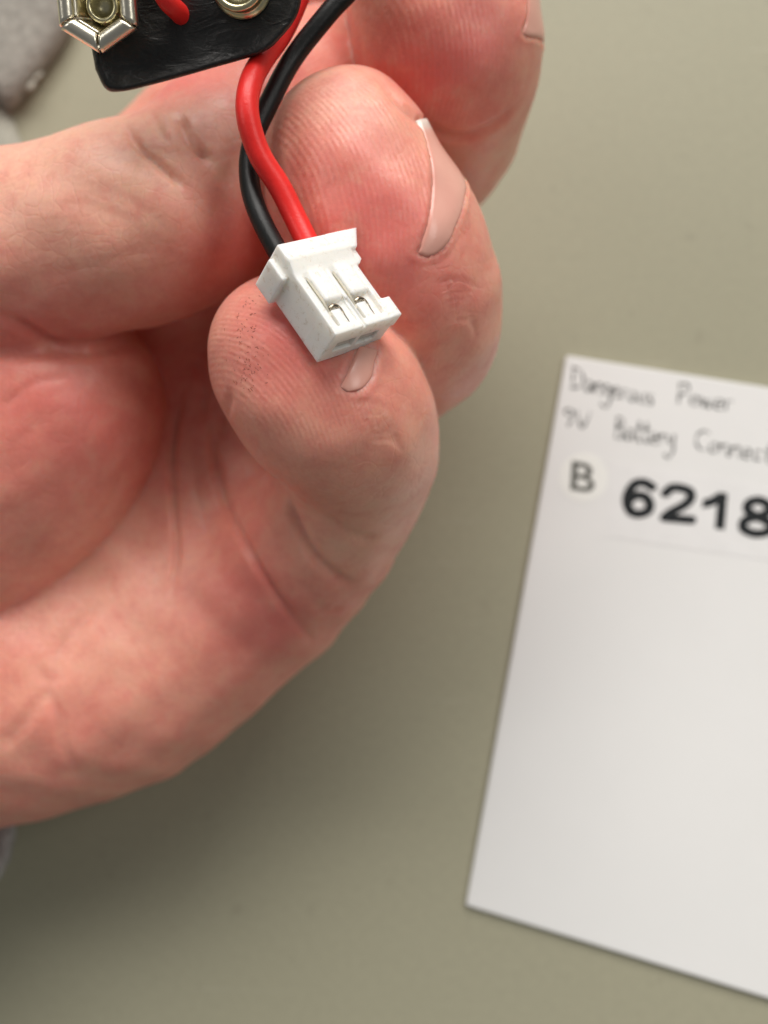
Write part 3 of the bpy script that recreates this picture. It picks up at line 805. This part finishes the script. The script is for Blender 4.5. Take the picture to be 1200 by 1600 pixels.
def plug_f(p):
    w, l, t = p[:, 0], p[:, 1], p[:, 2]
    d = bx(p, (0, 0, .0), (PW - .45, PL, PT), .09)
    d = smin(d, bx(p, (0, 6.9, .3), (PW, PL, PT), .09), .06)
    for w0, w1 in ((.75, 3.35), (3.75, 6.35)):                          # two contact chambers open to the front
        d = smax(d, -bx(p, (w0, 2.9, -1), (w1, 8.45, 1.15), .12), .12)
    d = smax(d, -bx(p, (3.25, 6.1, -1), (3.62, PL + 1, .28), .05), .06)  # groove beside the middle wall
    for w0 in (.75, 3.75):
        d = smin(d, bx(p, (w0 + .56, 2.2, -.10), (w0 + 2.56, 6.05, 1.5), .40), .14)       # rib bridging the chamber
        d = smin(d, bx(p, (w0 + .42, 6.85, .08), (w0 + 1.45, 8.7, 1.5), .10), .08)       # block before the ledge
        d = smin(d, bx(p, (w0 + 1.5, 5.8, .50), (w0 + 2.7, 8.6, 1.5), .08), .06)
    d = smin(d, bx(p, (-.02, -.1, -.42), (PW + .5, 1.75, PT), .12), .10)  # flange at the wire end, sloping into the ribs
    slope = np.maximum(bx(p, (0.02, 1.2, -.5), (PW - .3, 3.6, 1.0), .06), ((l - 1.75) * .36 - (t + .42)) * .94)
    d = smin(d, slope, .12)
    ear = np.maximum(bx(p, (5.5, -.1, -.42), (9.3, 1.8, 3.2), .08), (w + .72 * l - 9.15) * .81)
    d = smin(d, ear, .10)
    d = smin(d, np.maximum(bx(p, (6.2, 1.5, -.05), (7.85, 3.3, 3.0), .12), (w * .8 + l - 9.1) * .78), .16)
    d = smin(d, np.maximum(bx(p, (-.58, .25, .85), (.3, 2.5, PT + .2), .12), (-w - (t - .3) * .9) * .74), .14)
    d = smin(d, bx(p, (6.7, 7.15, -.10), (7.85, PL + .02, 1.5), .13), .10)   # key lip
    d = smax(d, -bx(p, (1.05, 6.9, 1.55), (3.3, PL + 1, 2.75), .05), .05)     # mating openings
    d = smax(d, -bx(p, (3.75, 6.9, 1.55), (6.0, PL + 1, 2.75), .05), .05)
    return d
V, Q = mesh_sdf(plug_f, (-1.4, -.8, -1.0), (9.9, 10.2, 5.2), .075)
for _ in range(2):
    g = grad(plug_f, V, .02); V = V - (plug_f(V) / np.maximum((g ** 2).sum(1), .3))[:, None] * g
plug_world = to_world(plug_pt(V[:, 0], V[:, 1], V[:, 2]))
pm = np_mesh('plug_housing', plug_world, Q, M['plug'])
bm = bmesh.new(); bm.from_mesh(pm); bmesh.ops.recalc_face_normals(bm, faces=bm.faces); bm.to_mesh(pm); bm.free()
plug = link('plug_housing', pm, lead); plug['label'] = 'white nylon two-pin plug'
def strip(pts, wdt, thk, name, mat, parent, fn, side=np.array([1.0, 0, 0])):
    pts = densify(pts, .06); V, F = [], []
    T = np.gradient(pts, axis=0); T /= np.linalg.norm(T, axis=1)[:, None]
    for p, t in zip(pts, T):
        n = np.cross(t, side); n /= np.linalg.norm(n)
        for a, b in ((-1, -1), (1, -1), (1, 1), (-1, 1)): V.append(p + side * a * wdt / 2 + n * b * thk / 2)
    m = len(pts)
    for i in range(m - 1):
        for k in range(4): F.append((4 * i + k, 4 * i + (k + 1) % 4, 4 * i + 4 + (k + 1) % 4, 4 * i + 4 + k))
    F += [(3, 2, 1, 0), tuple(range(4 * m - 4, 4 * m))]
    A = np.array(V); return mesh_obj(name, to_world(fn(A[:, 0], A[:, 1], A[:, 2])), F, mat, parent, smooth=False)
for w0 in (.75, 3.75):
    # thin spring blade beside the rib, then a curled hook in the open end of the chamber
    strip([(w0 + .34, 3.0, .22), (w0 + .34, 4.5, .20), (w0 + .34, 6.0, .20), (w0 + .30, 7.2, .40)], .22, .14, 'contact_blade', M['tin'], plug, plug_pt)
    V_, F_ = tube(plug_pt(*np.array(densify([(w0 + .45, 6.75, .85), (w0 + .65, 6.55, .42), (w0 + 1.05, 6.45, .22), (w0 + 1.45, 6.6, .26), (w0 + 1.62, 7.0, .34), (w0 + 1.60, 7.6, .42), (w0 + 1.68, 8.1, .55), (w0 + 1.68, 8.4, .95)], .08)).T), .19, 10)
    mesh_obj('contact_hook', to_world(V_), F_, M['hook'], plug)
    strip([(w0 + 1.35, 7.3, 2.15), (w0 + 1.35, 8.95, 2.15)], 1.9, .8, 'contact_socket', M['hole'], plug, plug_pt)

# --- wires
def wire(name, px, rpx, mat):
    pts = densify([P(u, v, d) for u, v, d in px], .35)
    r = np.array([rpx * p[2] / FPX for p in pts]) if rpx > 5 else rpx
    V, F = tube(pts, 1.03 if name == 'red_wire' else .92, 20)
    return mesh_obj(name, to_world(V), F, mat, lead)
wr = plug_pt(5.1, 1.2, 1.9)[0]; wb = plug_pt(1.9, 1.2, 2.2)[0]
def px_of(p): return (600 + p[0] / p[2] * FPX, 800 + p[1] / p[2] * FPX, p[2])
wire('red_wire', [px_of(wr), px_of(plug_pt(5.1, .3, 1.9)[0]), (462, 342, 85.2), (437, 292, 85.0), (405, 240, 84.3), (387, 180, 83.6), (391, 132, 84.2), (411, 92, 86.0), (442, 48, 87.6), (468, -10, 88.4), (480, -60, 88), (474, -140, 87.5), (440, -190, 86.3), (385, -180, 84.8), (330, -130, 84.2)], 21, M['red'])
wire('black_wire', [px_of(wb), px_of(plug_pt(1.9, .3, 2.2)[0]), (412, 352, 85.0), (394, 305, 86.0), (389, 258, 86.8), (397, 213, 87.2), (415, 172, 87.5), (456, 94, 88.2), (512, 22, 88), (565, -40, 88), (590, -120, 88), (570, -210, 87.5), (500, -250, 86), (420, -215, 84.2), (360, -160, 83.9)], 18, M['black'])

# --- vinyl pad
PADN = np.array([-.10, .34, -1.0]); PADN /= np.linalg.norm(PADN)   # faces the lens, leaning down the picture
PAD0 = P(270, 40, 84.0)
def on_pad(u, v, hgt=0.0):
    r = np.array([(u - 600) / FPX, (v - 800) / FPX, 1.0]); t = ((PAD0 + PADN * hgt - np.zeros(3)) @ PADN) / (r @ PADN); return r * t
out = [(150, 108), (143, 70), (132, 20), (118, -60), (105, -150), (118, -185), (200, -205), (330, -225), (420, -235), (452, -215), (470, -150), (474, -60), (471, -8), (462, 26), (440, 56), (408, 82), (330, 106), (240, 131), (190, 142), (166, 138)]
pl = densify(out + [out[0]], 4)[:-1]; ctr = np.array([285, -50.0]); n = len(pl); K = 16; V, F = [], []
def pad_top(u, v, s):
    curl = .9 * max(0, (v - 60) / 80) ** 2 * math.exp(-((u - 170) / 70) ** 2)
    return on_pad(u, v, .42 + .16 * math.sin(u * .045) * math.sin(v * .05 + 1) * s - curl * .6)
rings = [(1.0, -.95), (1.004, -.75), (1.006, -.2), (1.0, .22), (.985, .52), (.965, .60), (.945, .50)]
for sc, dh in rings:
    for p in pl:
        q = ctr + (p - ctr) * sc; V.append(on_pad(q[0], q[1], dh + .1 + random.uniform(-.04, .04)))
for k in range(1, K + 1):
    s = k / K
    for p in pl:
        q = ctr + (p - ctr) * (.93 * (1 - s)) if s < 1 else ctr + (p - ctr) * .001
        V.append(pad_top(q[0], q[1], min(1, s * 4)))
nr = len(rings) + K
for k in range(nr - 1):
    for i in range(n): F.append((k * n + i, k * n + (i + 1) % n, (k + 1) * n + (i + 1) % n, (k + 1) * n + i))
F.append(tuple(range(n - 1, -1, -1))); F.append(tuple(range((nr - 1) * n, nr * n)))
pad = mesh_obj('vinyl_pad', to_world(V), F, M['vinyl'], lead)
bm = bmesh.new(); bm.from_mesh(pad.data); bmesh.ops.recalc_face_normals(bm, faces=bm.faces); bm.to_mesh(pad.data); bm.free()
pad['label'] = 'black vinyl backing pad with rounded corners'

# local frame on the pad
pe1 = np.array([1.0, -.05, 0]); pe1 = pe1 - PADN * (pe1 @ PADN); pe1 /= np.linalg.norm(pe1); pe2 = np.cross(PADN, pe1)
if pe2[1] < 0: pe2 = -pe2
def lathe(name, c, prof, mat, seg=48, parent=lead, ax=PADN):
    V, F = [], []
    for r, z in prof:
        for k in range(seg):
            a = 2 * math.pi * k / seg; V.append(c + ax * z + r * (math.cos(a) * pe1 + math.sin(a) * pe2))
    for i in range(len(prof) - 1):
        for k in range(seg): F.append((i * seg + k, i * seg + (k + 1) % seg, (i + 1) * seg + (k + 1) % seg, (i + 1) * seg + k))
    o = mesh_obj(name, to_world(V), F, mat, parent)
    bm = bmesh.new(); bm.from_mesh(o.data); bmesh.ops.recalc_face_normals(bm, faces=bm.faces); bm.to_mesh(o.data); bm.free()
    return o
# stud terminal
c = on_pad(378, -22, .5)
lathe('stud_terminal', c, [(2.6, 0), (2.6, .15), (2.25, .3), (2.1, .45), (2.05, 1.2), (2.25, 1.6), (2.30, 1.85), (2.2, 2.05), (1.95, 2.12), (1.75, 2.0), (1.65, 1.7), (1.6, .6), (.9, .4), (.0, .38)], M['brass'])
# socket terminal with six sprung petals
sc0 = on_pad(170, 13, .4)
sock = lathe('socket_terminal', sc0, [(2.5, 0), (2.5, .25), (2.3, .4), (1.9, .45), (1.5, .5), (1.45, 1.5), (1.35, 1.75), (1.15, 1.8), (.95, 1.6), (.9, .3), (0, .28)], M['brass'])
R_hex = 2.95
for k in range(6):
    a0 = math.radians(60 * k + 90 + 3); a1 = math.radians(60 * (k + 1) + 90 + 3)
    d0 = math.cos(a0) * pe1 + math.sin(a0) * pe2; d1 = math.cos(a1) * pe1 + math.sin(a1) * pe2
    nm = (d0 + d1) / np.linalg.norm(d0 + d1); ap = R_hex * math.cos(math.radians(30))
    prof = [(-.95, .3), (-.80, 1.2), (-.62, 2.2), (-.45, 2.9)]
    prof += [(.16 + .64 * math.cos(t), 2.7 + .64 * math.sin(t)) for t in np.linspace(math.pi, -math.pi * .75, 20)]
    V, F = [], []; nseg = 10
    for i in range(nseg + 1):
        s = i / nseg
        for (o, z) in prof:
            f = (ap + o) / ap
            q = sc0 + (d0 * R_hex * (1 - s) + d1 * R_hex * s) * 1.0
            q = q + nm * o + ((d1 - d0) / np.linalg.norm(d1 - d0)) * ((s - .5) * (2 * o * math.tan(math.radians(30)))) * 1.0
            q = q + ((d1 - d0) / np.linalg.norm(d1 - d0)) * (.5 - s) * .26 + PADN * z
            V.append(q)
    m_ = len(prof)
    for i in range(nseg):
        for j in range(m_ - 1): F.append((i * m_ + j, i * m_ + j + 1, (i + 1) * m_ + j + 1, (i + 1) * m_ + j))
    o = mesh_obj('petal', to_world(V), F, M['nickel'], sock)
    md = o.modifiers.new('thickness', 'SOLIDIFY'); md.thickness = .00016; md.offset = 0
# short red wire end rising through the hole
pts = densify([on_pad(238, -60, 1.2), on_pad(248, -25, 2.2), on_pad(262, 2, 2.0), on_pad(280, 20, .6), on_pad(292, 36, -1.4), on_pad(298, 46, -3.0)], .3)
V, F = tube(pts, .85, 16); mesh_obj('wire_end', to_world(V), F, M['red'], lead)
